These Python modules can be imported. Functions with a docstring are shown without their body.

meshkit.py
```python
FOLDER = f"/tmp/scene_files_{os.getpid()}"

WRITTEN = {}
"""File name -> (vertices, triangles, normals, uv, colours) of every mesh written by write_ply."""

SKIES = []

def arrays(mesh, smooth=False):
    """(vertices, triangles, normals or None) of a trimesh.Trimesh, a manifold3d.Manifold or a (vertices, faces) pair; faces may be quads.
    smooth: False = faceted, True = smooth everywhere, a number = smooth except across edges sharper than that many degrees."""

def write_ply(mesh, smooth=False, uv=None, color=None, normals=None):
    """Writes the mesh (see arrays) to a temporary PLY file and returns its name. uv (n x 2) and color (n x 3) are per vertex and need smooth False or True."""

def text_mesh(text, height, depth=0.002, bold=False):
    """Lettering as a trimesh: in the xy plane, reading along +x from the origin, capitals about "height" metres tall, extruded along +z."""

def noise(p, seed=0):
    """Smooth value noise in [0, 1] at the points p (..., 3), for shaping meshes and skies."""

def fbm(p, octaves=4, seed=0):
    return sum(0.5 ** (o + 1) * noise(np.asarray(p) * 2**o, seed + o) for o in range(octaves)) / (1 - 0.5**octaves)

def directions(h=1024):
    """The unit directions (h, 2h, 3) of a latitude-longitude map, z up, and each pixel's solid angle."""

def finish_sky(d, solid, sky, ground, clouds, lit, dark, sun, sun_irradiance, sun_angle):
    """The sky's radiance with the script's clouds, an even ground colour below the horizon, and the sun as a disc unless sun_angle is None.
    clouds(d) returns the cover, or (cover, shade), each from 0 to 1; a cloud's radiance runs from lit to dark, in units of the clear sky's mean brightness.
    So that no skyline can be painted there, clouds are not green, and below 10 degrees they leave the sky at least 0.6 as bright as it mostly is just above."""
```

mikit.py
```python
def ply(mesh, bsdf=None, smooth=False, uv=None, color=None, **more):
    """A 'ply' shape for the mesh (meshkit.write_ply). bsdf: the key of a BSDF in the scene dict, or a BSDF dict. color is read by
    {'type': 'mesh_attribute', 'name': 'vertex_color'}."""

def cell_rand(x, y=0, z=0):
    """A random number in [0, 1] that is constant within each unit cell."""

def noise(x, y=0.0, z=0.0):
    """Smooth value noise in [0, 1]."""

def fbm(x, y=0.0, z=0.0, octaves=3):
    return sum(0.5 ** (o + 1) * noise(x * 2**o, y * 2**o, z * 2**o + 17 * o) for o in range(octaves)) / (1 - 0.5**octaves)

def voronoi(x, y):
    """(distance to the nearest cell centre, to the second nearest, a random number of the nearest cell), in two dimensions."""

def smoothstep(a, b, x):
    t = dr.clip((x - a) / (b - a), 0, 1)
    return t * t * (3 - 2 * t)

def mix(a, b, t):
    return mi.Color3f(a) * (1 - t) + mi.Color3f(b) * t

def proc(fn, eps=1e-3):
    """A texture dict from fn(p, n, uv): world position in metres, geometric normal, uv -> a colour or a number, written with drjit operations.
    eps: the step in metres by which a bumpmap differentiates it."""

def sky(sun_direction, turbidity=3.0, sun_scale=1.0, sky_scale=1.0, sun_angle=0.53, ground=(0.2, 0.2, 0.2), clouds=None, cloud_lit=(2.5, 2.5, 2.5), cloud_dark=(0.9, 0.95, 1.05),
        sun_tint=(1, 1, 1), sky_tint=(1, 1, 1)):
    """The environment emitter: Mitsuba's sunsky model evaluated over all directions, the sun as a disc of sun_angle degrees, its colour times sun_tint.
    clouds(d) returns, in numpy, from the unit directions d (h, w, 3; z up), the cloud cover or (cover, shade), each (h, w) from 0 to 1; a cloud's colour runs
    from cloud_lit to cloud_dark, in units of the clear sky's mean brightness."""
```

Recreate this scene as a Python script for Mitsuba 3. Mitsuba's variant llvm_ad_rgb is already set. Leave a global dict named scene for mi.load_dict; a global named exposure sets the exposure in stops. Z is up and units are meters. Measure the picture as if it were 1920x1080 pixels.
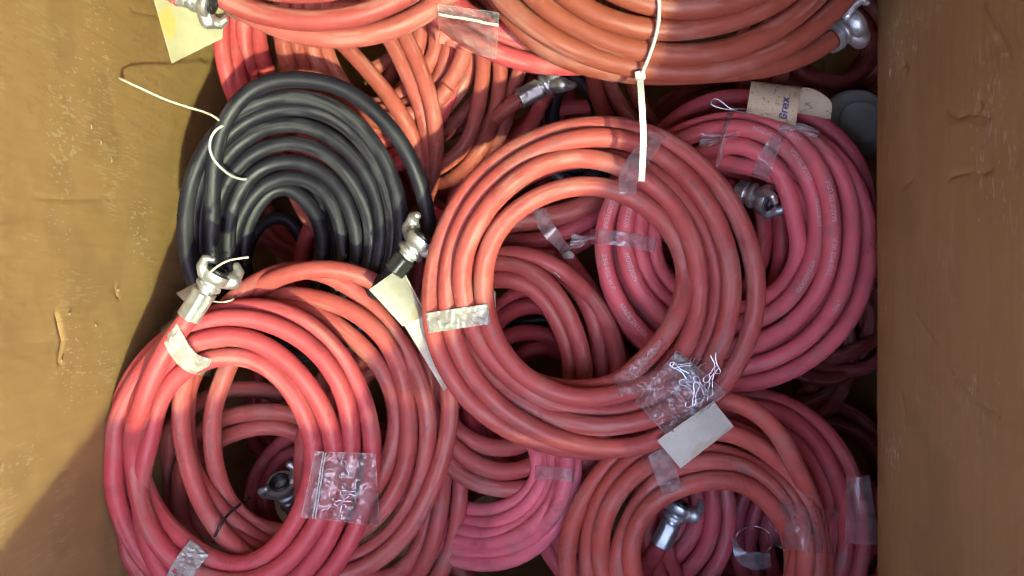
import math, random
import numpy as np, trimesh, mitsuba as mi, mikit, meshkit
import drjit as dr
from scipy.spatial import cKDTree
from scipy.interpolate import CubicSpline
from scipy.ndimage import gaussian_filter1d
import manifold3d as m3

T = mi.ScalarTransform4f
scene, labels = {}, {}
# ------------------------------------------------------------------ camera, sky, exposure
CAM_H = 2.10            # camera height above the crate floor
FPX = 1507.0            # focal length in pixels of a 1920 wide frame
SX, SY = 0.40, 0.50     # the sun's slope to the right and towards the near wall
exposure = 6.2
scene['camera'] = {'type': 'thinlens', 'fov': math.degrees(2 * math.atan(960 / FPX)), 'fov_axis': 'x', 'near_clip': 0.02, 'far_clip': 100.0,
                   'aperture_radius': 0.0022, 'focus_distance': 1.17,
                   'to_world': T().look_at(origin=[0, 0, CAM_H], target=[0, 0, 0], up=[0, 1, 0])}
scene['sky_light'] = mikit.sky([SX, -SY, 1.0], turbidity=3, sun_scale=0.067, sky_scale=2.0, sun_angle=1.3, sun_tint=(1.0, 1.40, .95), sky_tint=(1.27, .95, .76))


def at(px, py, d):
    """The point at depth d (metres below the camera) seen at this place of a 1920 x 1080 frame."""
    px, py, d = np.broadcast_arrays(np.asarray(px, float), np.asarray(py, float), np.asarray(d, float))
    return np.stack([(px - 960) / FPX * d, (540 - py) / FPX * d, CAM_H - d], -1)


# ------------------------------------------------------------------ materials
def rgb(*c):
    return {'type': 'rgb', 'value': list(c)}


def tw(b):
    return {'type': 'twosided', 'bsdf': b}


def ridge(p, n, uv):
    return (0.5 + 0.5 * dr.sin(uv.x * (2 * math.pi / 0.0034))) * 0.00022 + mikit.noise(p.x * 260, p.y * 260, p.z * 260) * 0.00012 + mikit.noise(p.x * 55, p.y * 55, p.z * 55) * 0.0004


def grain(p, n, uv):
    return mikit.noise(p.x * 420, p.y * 420, p.z * 420) * 0.00014 + mikit.noise(p.x * 60, p.y * 60, p.z * 60) * 0.0006


def rub_rough(p, n, uv):
    return 0.36 + 0.26 * mikit.fbm(p.x * 34, p.y * 34, p.z * 34)


def blk_rough(p, n, uv):
    return 0.38 + 0.20 * mikit.fbm(p.x * 30, p.y * 30, p.z * 30)


VC = {'type': 'mesh_attribute', 'name': 'vertex_color'}
scene['rubber'] = {'type': 'bumpmap', 'arbitrary': mikit.proc(grain, 4e-4), 'scale': 1.0,
                   'bsdf': {'type': 'principled', 'base_color': VC, 'roughness': mikit.proc(rub_rough), 'specular': 0.24}}
scene['ribbed_rubber'] = {'type': 'bumpmap', 'arbitrary': mikit.proc(ridge, 4e-4), 'scale': 1.0,
                          'bsdf': {'type': 'principled', 'base_color': VC, 'roughness': mikit.proc(blk_rough), 'specular': 0.36}}


def zinc(p, n, uv):
    f = mikit.fbm(p.x * 120, p.y * 120, p.z * 120)
    return mikit.mix((0.42, 0.43, 0.44), (0.66, 0.67, 0.68), f)


def zinc_r(p, n, uv):
    return 0.34 + 0.26 * mikit.fbm(p.x * 90, p.y * 90, p.z * 90)


def zinc_b(p, n, uv):
    return mikit.fbm(p.x * 220, p.y * 220, p.z * 220) * 0.0008


scene['zinc'] = tw({'type': 'bumpmap', 'arbitrary': mikit.proc(zinc_b, 4e-4), 'scale': 1.0, 'bsdf': {'type': 'principled', 'base_color': mikit.proc(zinc), 'metallic': 0.92, 'roughness': mikit.proc(zinc_r)}})
scene['wire'] = {'type': 'principled', 'base_color': rgb(.56, .58, .62), 'metallic': 0.9, 'roughness': 0.25}
scene['black_rubber'] = {'type': 'principled', 'base_color': rgb(.012, .012, .013), 'roughness': 0.4}
scene['white_nylon'] = tw({'type': 'principled', 'base_color': rgb(.36, .36, .355), 'roughness': 0.35})
scene['black_nylon'] = {'type': 'principled', 'base_color': rgb(.02, .02, .025), 'roughness': 0.3}
scene['cord'] = {'type': 'principled', 'base_color': rgb(.36, .33, .27), 'roughness': 0.7}
scene['ink_white'] = tw({'type': 'principled', 'base_color': rgb(.50, .25, .26), 'roughness': 0.55})
scene['ink_grey'] = tw({'type': 'principled', 'base_color': rgb(.15, .07, .06), 'roughness': 0.6})
scene['ink_blue'] = tw({'type': 'principled', 'base_color': rgb(.015, .02, .11), 'roughness': 0.6})
scene['ink_thin'] = tw({'type': 'principled', 'base_color': rgb(.12, .09, .08), 'roughness': 0.6})
def film_w(p, n, uv):
    return .05 + .07 * mikit.smoothstep(.40, .74, mikit.fbm(p.x * 60, p.y * 60, p.z * 60))


def tape_w(p, n, uv):
    return .16 + .16 * mikit.smoothstep(.36, .72, mikit.fbm(p.x * 90, p.y * 90, p.z * 90))


def milk_w(p, n, uv):
    return .62 + .30 * mikit.smoothstep(.30, .66, mikit.fbm(p.x * 70, p.y * 70, p.z * 70))


scene['film'] = {'type': 'blendbsdf', 'weight': mikit.proc(film_w), 'a': {'type': 'thindielectric', 'int_ior': 1.5},
                 'b': tw({'type': 'principled', 'base_color': rgb(.46, .47, .49), 'roughness': 0.10, 'specular': 1.0, 'clearcoat': 1.0, 'clearcoat_gloss': 0.95})}
scene['tape_film'] = {'type': 'blendbsdf', 'weight': mikit.proc(tape_w), 'a': {'type': 'thindielectric', 'int_ior': 1.5},
                      'b': tw({'type': 'principled', 'base_color': rgb(.42, .42, .42), 'roughness': 0.12, 'specular': 1.0, 'clearcoat': 1.0, 'clearcoat_gloss': 0.95})}
scene['milky_tape'] = {'type': 'blendbsdf', 'weight': mikit.proc(milk_w), 'a': {'type': 'thindielectric', 'int_ior': 1.5}, 'b': tw({'type': 'principled', 'base_color': rgb(.31, .305, .285), 'roughness': 0.16, 'specular': 0.8})}


def paper(p, n, uv):
    f = mikit.fbm(uv.x * 7, uv.y * 7, 3.0)
    g = mikit.noise(p.x * 500, p.y * 500, p.z * 500)
    c = mikit.mix((0.396, 0.363, 0.290), (0.462, 0.436, 0.370), f)
    st = mikit.smoothstep(.60, .70, mikit.fbm(uv.x * 2.3 + 4, uv.y * 1.9 + 1.0, 1.0))
    return mikit.mix(c, (0.304, 0.198, 0.066), st * 0.35) * (0.93 + 0.07 * g)


def paper_yellow(p, n, uv):
    f = mikit.fbm(uv.x * 6, uv.y * 6, 9.0)
    c = mikit.mix((0.200, 0.181, 0.105), (0.240, 0.220, 0.139), f)
    e = dr.sqrt(dr.square((uv.x - 0.12) * 6) + dr.square((uv.y - 0.42) * 3.2)) + 0.5 * (mikit.fbm(uv.x * 9, uv.y * 9, 2.0) - .5)
    st = 1 - mikit.smoothstep(0.55, 0.95, e)
    return mikit.mix(c, (0.304, 0.198, 0.033), st * 0.75)


def paper_kraft(p, n, uv):
    f = mikit.fbm(uv.x * 8, uv.y * 8, 5.0)
    d = mikit.smoothstep(.68, .74, mikit.fbm(uv.x * 26, uv.y * 20, 2.0))
    return mikit.mix(mikit.mix((0.370, 0.277, 0.178), (0.436, 0.343, 0.231), f), (0.106, 0.079, 0.053), d * .6)


for k_, fn_ in (('paper', paper), ('paper_yellow', paper_yellow), ('paper_kraft', paper_kraft)):
    scene[k_] = tw({'type': 'principled', 'base_color': mikit.proc(fn_), 'roughness': 0.75})


def board(p, n, uv):
    """Brown fibreboard: fibres along uv.x, soft blotches, small pale scuffs, fine dark scratches."""
    fib = mikit.fbm(uv.x * 14, uv.y * 160, 1.0)
    blot = mikit.fbm(uv.x * 5, uv.y * 5, 6.0, octaves=4)
    c = mikit.mix((.240, .137, .057), (.282, .164, .070), fib)
    c = mikit.mix(c, (.305, .182, .082), mikit.smoothstep(.42, .72, blot) * .45)
    c = mikit.mix(c, (.175, .098, .045), mikit.smoothstep(.60, .72, mikit.fbm(uv.x * 9 + 7, uv.y * 9, 2.0)) * .25)
    a = mikit.noise(uv.x * 70, uv.y * 420, 4.0) * mikit.noise(uv.x * 15 + 3, uv.y * 15, 8.0)
    c = mikit.mix(c, (.38, .30, .19), mikit.smoothstep(.52, .68, a) * .20)
    b = mikit.noise(uv.x * 130 + uv.y * 60, uv.y * 330 - uv.x * 40, 11.0) * mikit.noise(uv.x * 9, uv.y * 9, 12.0)
    c = mikit.mix(c, (.42, .34, .23), mikit.smoothstep(.64, .74, b) * .35)
    q = mikit.noise(uv.x * 110 - uv.y * 70, uv.y * 260, 21.0) * mikit.noise(uv.x * 8 + 2, uv.y * 8, 22.0)
    c = mikit.mix(c, (.11, .065, .033), mikit.smoothstep(.58, .70, q) * .14)
    return c


def board_b(p, n, uv):
    return mikit.fbm(uv.x * 30, uv.y * 240, 2.0) * 0.0007 + mikit.fbm(uv.x * 28, uv.y * 28, 5.0) * 0.0007


scene['fibreboard'] = tw({'type': 'bumpmap', 'arbitrary': mikit.proc(board_b, 6e-4), 'scale': 1.0, 'bsdf': {'type': 'principled', 'base_color': mikit.proc(board), 'roughness': 0.7, 'specular': 0.12}})
scene['torn_paper'] = tw({'type': 'principled', 'base_color': rgb(.34, .27, .17), 'roughness': 0.8})
scene['pale_plastic'] = {'type': 'principled', 'base_color': rgb(.24, .23, .19), 'roughness': 0.5}
scene['dark_plastic'] = {'type': 'principled', 'base_color': rgb(.02, .021, .023), 'roughness': 0.35}


# ------------------------------------------------------------------ naming
def numbered(name):
    taken = lambda k: k in scene or k in labels or any(s.startswith(k + '__') for s in scene)
    if not taken(name):
        return name
    i = 1
    while taken(f'{name}_{i:03d}'):
        i += 1
    return f'{name}_{i:03d}'


def thing(name, label, cat, group=None, kind=None):
    k = numbered(name)
    labels[k] = {'label': label, 'category': cat}
    if group:
        labels[k]['group'] = group
    if kind:
        labels[k]['kind'] = kind
    return k


def obj(name, mesh, mat, parent=None, smooth=35, label=None, **kw):
    k = numbered(f'{parent}__{name}' if parent else name)
    scene[k] = mikit.ply(mesh, mat, smooth=smooth, **kw)
    if label:
        labels[k] = {'label': label}
    return k


def one(key, mesh, mat, smooth=35, **kw):
    """A thing that is one mesh: its key was made by thing()."""
    scene[key] = mikit.ply(mesh, mat, smooth=smooth, **kw)
    return key


# ------------------------------------------------------------------ mesh helpers
def unit(v):
    v = np.asarray(v, float)
    return v / (np.linalg.norm(v, axis=-1, keepdims=True) + 1e-12)


def frames(P):
    t = unit(np.gradient(P, axis=0))
    up = np.array([0, 0, 1.0])
    n = up - (t @ up)[:, None] * t
    bad = np.linalg.norm(n, axis=1) < 0.15
    n = unit(n)
    for i in range(1, len(n)):
        if bad[i]:
            n[i] = unit(n[i - 1] - (n[i - 1] @ t[i]) * t[i])
    return t, n, np.cross(t, n)


def tube_mesh(P, r, sides=20, cap=True):
    """(mesh, s, angle): a closed tube along P, r a number or one per point."""
    P = np.asarray(P, float)
    t, n, b = frames(P)
    r = np.broadcast_to(np.asarray(r, float), (len(P),))
    a = np.arange(sides) * 2 * math.pi / sides
    V = P[:, None] + r[:, None, None] * (np.cos(a)[None, :, None] * n[:, None] + np.sin(a)[None, :, None] * b[:, None])
    k, s = len(P), sides
    i, j = np.meshgrid(np.arange(k - 1), np.arange(s), indexing='ij')
    q = np.stack([i * s + j, i * s + (j + 1) % s, (i + 1) * s + (j + 1) % s, (i + 1) * s + j], -1).reshape(-1, 4)
    f = np.vstack([q[:, [0, 1, 2]], q[:, [0, 2, 3]]])
    V = V.reshape(-1, 3)
    if cap:
        V = np.vstack([V, P[0] - t[0] * r[0] * .15, P[-1] + t[-1] * r[-1] * .15])
        j = np.arange(s)
        f = np.vstack([f, np.stack([np.full(s, k * s), (j + 1) % s, j], 1), np.stack([np.full(s, k * s + 1), (k - 1) * s + j, (k - 1) * s + (j + 1) % s], 1)])
    return trimesh.Trimesh(V, f, process=False)


def spline(pts, step=0.004):
    pts = np.asarray(pts, float)
    s = np.r_[0, np.cumsum(np.maximum(np.linalg.norm(np.diff(pts, axis=0), axis=1), 1e-6))]
    n = max(3, int(s[-1] / step) + 1)
    return CubicSpline(s, pts, bc_type='natural')(np.linspace(0, s[-1], n))


def cord_mesh(pts, r, step=0.003, sides=8):
    return tube_mesh(spline(pts, step), r, sides)


def sheet_mesh(G, thick=0.0004, two=True):
    """A thin sheet over the grid of points G (a, b, 3); with uv."""
    a, b = G.shape[:2]
    i, j = np.meshgrid(np.arange(a - 1), np.arange(b - 1), indexing='ij')
    q = np.stack([i * b + j, i * b + j + 1, (i + 1) * b + j + 1, (i + 1) * b + j], -1).reshape(-1, 4)
    f = np.vstack([q[:, [0, 1, 2]], q[:, [0, 2, 3]]])
    u, v = np.meshgrid(np.linspace(0, 1, a), np.linspace(0, 1, b), indexing='ij')
    uv = np.stack([u, v], -1).reshape(-1, 2)
    V = G.reshape(-1, 3)
    if not two:
        return trimesh.Trimesh(V, f, process=False), uv
    gu, gv = np.gradient(G, axis=0), np.gradient(G, axis=1)
    n = unit(np.cross(gu, gv)).reshape(-1, 3)
    rim = np.r_[np.arange(b), np.arange(1, a) * b + b - 1, (a - 1) * b + np.arange(b - 2, -1, -1), np.arange(a - 2, 0, -1) * b]
    nx = np.roll(rim, -1)
    N = len(V)
    side = np.vstack([np.stack([rim, nx, nx + N], 1), np.stack([rim, nx + N, rim + N], 1)])
    return trimesh.Trimesh(np.vstack([V + n * thick / 2, V - n * thick / 2]), np.vstack([f, f[:, ::-1] + N, side]), process=False), np.vstack([uv, uv])


def hull(*balls):
    """The hull of spheres given as (x, y, z, r)."""
    ms = [m3.Manifold.sphere(r, 20).translate([x, y, z]) for x, y, z, r in balls]
    return m3.Manifold.batch_hull(ms)


def tm(m):
    q = m.to_mesh()
    return trimesh.Trimesh(np.array(q.vert_properties[:, :3]), np.array(q.tri_verts), process=False)


def lathe(profile, n=32):
    """Profile of (radius, z)."""
    return trimesh.creation.revolve(np.array(profile, float), sections=n)


def pose(mesh, o, z, x):
    """The mesh moved so that its +z runs along z and its +x as near as possible along x."""
    z = unit(z)
    x = unit(np.asarray(x, float) - (np.asarray(x, float) @ z) * z)
    M = np.eye(4)
    M[:3, 0], M[:3, 1], M[:3, 2], M[:3, 3] = x, np.cross(z, x), z, o
    c = mesh.copy()
    c.apply_transform(M)
    return c


# ------------------------------------------------------------------ the crate: floor and four board walls
def grid_sheet(fn, nu, nv, thick):
    u, v = np.meshgrid(np.linspace(0, 1, nu), np.linspace(0, 1, nv), indexing='ij')
    G, UV = fn(u, v)
    m, _ = sheet_mesh(G, thick)
    return m, np.vstack([UV.reshape(-1, 2)] * 2)


def groove(y, z, path, w, depth):
    """Depth of a crack along a polyline of (y, z) points."""
    out = np.zeros_like(y)
    for (a, b), (c, e) in zip(path[:-1], path[1:]):
        L = max((c - a) ** 2 + (e - b) ** 2, 1e-9)
        t = np.clip(((y - a) * (c - a) + (z - b) * (e - b)) / L, 0, 1)
        dd = np.hypot(y - a - t * (c - a), z - b - t * (e - b))
        out = np.maximum(out, depth * np.exp(-(dd / w) ** 2))
    return out


XL = -0.62


def left_yz(px, py):
    d = XL * FPX / (px - 960)
    return (540 - py) / FPX * d, CAM_H - d


def left_wall(u, v):
    z = (CAM_H - .25) * u
    y = -0.70 + 1.5 * v
    x = XL - 0.004 * meshkit.fbm(np.stack([y * 5, z * 5, y * 0], -1), 3) + 0.0012 * meshkit.fbm(np.stack([y * 40, z * 40, y * 0 + 3], -1), 2)
    for P, w, dp in ((((240, 20), (300, 32), (350, 60)), .0018, .003), (((100, 590), (112, 640), (105, 680)), .003, .004), (((212, 540), (216, 556)), .003, .003),
                     (((60, 370), (140, 375), (200, 372)), .0025, .0015), (((340, 470), (400, 468)), .0018, .002)):
        x = x - 1.5 * groove(y, z, [left_yz(*p) for p in P], w * 1.2, dp)
    return np.stack([x, y, z], -1), np.stack([z, y], -1)


def right_x(d):
    """Profile of the right wall: leans in a little, then rolls away outward near the load."""
    k = np.clip(d - 1.09, 0, .2)
    lean = 0.517 + 0.014 * (d - 0.25) / 0.9
    return lean + .3 - np.sqrt(.3 ** 2 - k ** 2)


def right_yz(px, py):
    d = 1.0
    for _ in range(20):
        d = float(right_x(np.array(d))) * FPX / (px - 960)
    return (540 - py) / FPX * d, CAM_H - d


def right_wall(u, v):
    u = u ** 1.6
    d = 1.29 - 1.04 * u
    y = -0.70 + 1.5 * v
    z = CAM_H - d
    x = right_x(d) - 0.006 * (meshkit.fbm(np.stack([y * 3, z * 3, y * 0 + 8], -1), 3) - .5) + 0.0012 * meshkit.fbm(np.stack([y * 50, z * 50, y * 0 + 3], -1), 2)
    for P, wd, dp in ((((1780, 212), (1800, 222), (1830, 216), (1868, 226)), .0022, .004), (((1790, 333), (1830, 325), (1868, 322)), .002, .003), (((1705, 350), (1720, 336)), .002, .003),
                      (((1850, 10), (1880, 60), (1905, 110)), .002, .002), (((1845, 195), (1848, 200)), .003, .006), (((1790, 700), (1830, 750), (1880, 780)), .003, .003),
                      (((1725, 590), (1765, 648)), .002, .002), (((1700, 120), (1708, 128)), .004, .006), (((1700, 740), (1708, 780)), .002, .002)):
        x = x + 1.3 * groove(y, z, [right_yz(*p) for p in P], wd * .9, dp)
    return np.stack([x, y, z], -1), np.stack([y, z * 1.0 + 5], -1)


def flat_wall(P0, U, V):
    def fn(u, v):
        G = np.array(P0) + u[..., None] * np.array(U) + v[..., None] * np.array(V)
        return G, np.stack([u * np.linalg.norm(U), v * np.linalg.norm(V) + 3], -1)
    return fn


CR = thing('crate', 'deep brown fibreboard crate that holds the coiled hoses', 'crate')
m, uv = grid_sheet(left_wall, 420, 340, 0.012)
LW = obj('side_wall', m, 'fibreboard', CR, smooth=True, uv=uv, label='scuffed left side wall of the crate, sunlit above and in shade below')
m, uv = grid_sheet(right_wall, 340, 340, 0.012)
RW = obj('side_wall', m, 'fibreboard', CR, smooth=True, uv=uv, label='right side wall of the crate in shade, cracked and scratched')
def near_wall(u, v):
    d = CAM_H - (CAM_H - .25) * v
    y = -0.705 + .03 * v
    x = -0.64 + 1.46 * u
    return np.stack([x, y, CAM_H - d], -1), np.stack([x, d + 3], -1)


m, uv = grid_sheet(near_wall, 8, 40, 0.012)
obj('end_wall', m, 'fibreboard', CR, smooth=True, uv=uv)
m, uv = grid_sheet(flat_wall([-0.64, 0.822, 0], [1.455, 0, 0], [0, 0, CAM_H - .306]), 8, 8, 0.012)
obj('end_wall', m, 'fibreboard', CR, smooth=False, uv=uv)
m, uv = grid_sheet(flat_wall([-0.66, -0.72, -0.006], [1.5, 0, 0], [0, 1.55, 0]), 8, 8, 0.012)
obj('bottom', m, 'fibreboard', CR, smooth=False, uv=uv)
gus = trimesh.creation.extrude_polygon(__import__('shapely').Polygon([(0.13, -0.66), (0.518, -0.66), (0.518, -0.245)]), 0.006)
gus.apply_translation([0, 0, CAM_H - .258])
def panel(a, b, c, thick=.008):
    """A board spanned from corner a by the edges a-b and a-c."""
    a, b, c = (np.array(q, float) for q in (a, b, c))
    m = trimesh.creation.box([1, 1, thick])
    m.apply_translation([.5, .5, 0])
    M = np.eye(4)
    M[:3, 0], M[:3, 1], M[:3, 2], M[:3, 3] = b - a, c - a, unit(np.cross(b - a, c - a)), a
    m.apply_transform(M)
    return m


obj('lid', panel([-.66, .83, CAM_H - .30], [.84, .83, CAM_H - .30], [-.66, -.10, CAM_H + .12]), 'fibreboard', CR, smooth=False, label='open lid of the crate leaning over its back half')
obj('side_flap', panel([-.632, -.70, CAM_H - .246], [-.632, .82, CAM_H - .246], [-.645, -.70, CAM_H + .42]), 'fibreboard', CR, smooth=False)
obj('end_flap', panel([-.62, -.682, CAM_H - .246], [.52, -.682, CAM_H - .246], [-.62, -1.01, CAM_H + .42]), 'fibreboard', CR, smooth=False)
obj('side_flap', panel([.517, -.62, CAM_H - .236], [.517, .70, CAM_H - .236], [.780, -.62, CAM_H + .42]), 'fibreboard', CR, smooth=False)
cap = trimesh.creation.box([.315, 1.52, .010])
cap.apply_translation([.515 + .1575, .055, CAM_H - .245])
obj('rim_board', cap, 'fibreboard', CR, smooth=False)
m, uv = grid_sheet(flat_wall([0.825, -0.71, 0], [0, 1.53, 0], [0, 0, CAM_H - .25]), 8, 8, 0.012)
obj('outer_wall', m, 'fibreboard', CR, smooth=False, uv=uv)
obj('corner_flap', gus, 'fibreboard', CR, smooth=False)
g_ = trimesh.creation.box([200, 200, .02])
g_.apply_translation([0, 0, -.05])
labels['ground'] = {'label': 'ground the crate stands on', 'kind': 'structure'}
scene['ground'] = mikit.ply(g_, {'type': 'twosided', 'bsdf': {'type': 'diffuse', 'reflectance': rgb(.12, .115, .10)}})

# ------------------------------------------------------------------ hoses: paths
R0 = 0.0142
HOSES = []


class Hose:
    pass


def ring(cx, cy, rx, ry, d, tx=0.0, ty=0.0, rot=0.0):
    return ('ring', cx, cy, rx, ry, d, tx, ty, rot)


def hose(key, label, turns, color, r=R0, start=200, cw=False, pre=(), post=(), mat='rubber', seed=0, wob=4.0, var=0.16, cat='hose', part=None):
    """turns: rings (centre, radii, depth, tilts) or lists of (px, py, depth); pre and post: free ends as (px, py, depth)."""
    rnd = np.random.default_rng(1000 + seed)
    C = [np.array(p, float) for p in pre]
    N = 20
    rings = [t for t in turns if t[0] == 'ring']
    for i, t in enumerate(turns):
        if t[0] != 'ring':
            C += [np.array(p, float) for p in t]
            continue
        nxt = turns[i + 1] if i + 1 < len(turns) and turns[i + 1][0] == 'ring' else t
        ph = rnd.uniform(0, 6.28, 3)
        for k in range(N):
            w = np.clip((k / N - 0.72) / 0.28, 0, 1)
            w = w * w * (3 - 2 * w)
            q = np.array(t[1:]) * (1 - w) + np.array(nxt[1:]) * w
            a = math.radians(start) + (-1 if cw else 1) * 2 * math.pi * k / N
            wb = wob * (math.sin(2 * a + ph[0]) + .7 * math.sin(3 * a + ph[1]) + .35 * math.sin(5 * a + ph[2]))
            ex, ey = (q[2] + wb) * math.cos(a), (q[3] + wb) * math.sin(a)
            ro = math.radians(q[7])
            C.append(np.array([q[0] + ex * math.cos(ro) - ey * math.sin(ro), q[1] - (ex * math.sin(ro) + ey * math.cos(ro)),
                               q[4] + q[5] * math.cos(a) + q[6] * math.sin(a) + .004 * math.sin(2 * a + ph[2]) + .002 * math.sin(3 * a + ph[0])]))
    C += [np.array(p, float) for p in post]
    if not pre and turns[0][0] == 'ring':
        t = turns[0]
        lead = []
        for k in range(1, 7):
            a = math.radians(start) - (-1 if cw else 1) * 2 * math.pi * k / N
            lead.insert(0, np.array([t[1] + t[3] * (1 + .02 * k) * math.cos(a), t[2] - t[4] * (1 + .02 * k) * math.sin(a), t[5] + .012 * k + t[6] * math.cos(a) + t[7] * math.sin(a)]))
        C = lead + C
    h = Hose()
    W = at(*np.array(C).T)
    W = spline(W, 0.007)
    d = CAM_H - W[:, 2]
    h.q = np.stack([W[:, 0] / d * FPX + 960, 540 - W[:, 1] / d * FPX, d], 1)
    h.key, h.label, h.color, h.r, h.mat, h.seed, h.var, h.cat, h.group = key, label, np.array(color, float), r, mat, seed, var, cat, None
    HOSES.append(h)
    return h


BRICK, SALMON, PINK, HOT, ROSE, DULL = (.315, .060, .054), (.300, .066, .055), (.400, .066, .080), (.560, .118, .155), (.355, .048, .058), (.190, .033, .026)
BLACK = (.0098, .0088, .0160)

# top left and top right coils, nearest to the lens
T1 = hose('hose_coil', 'pink red hose coil at the top left above the black hose', [
    ring(555, -290, 300, 270, 1.02), ring(590, -257, 330, 290, 1.04)], (0.240, 0.041, 0.040), start=120, seed=1)
T1b = hose('hose_coil', 'orange hose coil under the pink red one at the top left', [
    ring(625, -215, 280, 258, 1.10), ring(618, -203, 300, 275, 1.085)], SALMON, start=120, seed=41)
T2 = hose('hose_coil', 'orange red hose coil at the top right with a white cable tie hanging from it', [
    ring(1300, -205, 232, 180, 1.02), ring(1290, -195, 265, 213, 1.03), ring(1272, -190, 303, 248, 1.04), ring(1262, -185, 342, 286, 1.055), ring(1262, -172, 387, 306, 1.075)],
    (0.204, 0.047, 0.029), start=60, cw=False, seed=2, post=[(1420, -400, 1.08), (1230, -470, 1.09), (1000, -380, 1.10), (893, -160, 1.10), (905, -55, 1.095), (940, 5, 1.09), (985, 60, 1.085), (1068, 112, 1.085), (1155, 134, 1.09), (1260, 140, 1.095), (1350, 135, 1.10), (1455, 122, 1.11), (1525, 95, 1.12), (1562, 72, 1.13)])
T3 = hose('hose_coil', 'dull pink hose coil behind the zip bag at the top', [
    ring(1060, -185, 292, 268, 1.15), ring(1055, -170, 330, 290, 1.17)], ROSE, start=60, seed=3)
# centre coil
C_ = hose('hose_coil', 'large brick red hose coil in the middle of the picture, taped in three places', [
    ring(1092, 535, 189, 187, 1.145), ring(1091, 526, 219, 229, 1.15), ring(1100, 540, 243, 244, 1.165), ring(1106, 538, 270, 274, 1.16), ring(1112, 542, 303, 305, 1.165)],
    BRICK, start=-52, cw=False, seed=4, wob=4.2)
# right pink coil with lettering
D_ = hose('hose_coil', 'pink hose coil with white lettering at the right beside the crate wall', [
    ring(1376, 465, 238, 238, 1.345), ring(1368, 449, 215, 216, 1.325), ring(1367, 441, 183, 183, 1.32), ring(1363, 441, 153, 151, 1.325), ring(1360, 442, 138, 138, 1.29, .0, -.01), ring(1366, 440, 168, 165, 1.285, 0, -.01), ring(1368, 441, 198, 200, 1.28, 0, -.01), ring(1367, 457, 232, 233, 1.29, 0, -.01), ring(1385, 472, 246, 246, 1.315)],
    (.54, .098, .112), r=.0138, start=100, seed=5, wob=4.2)
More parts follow.
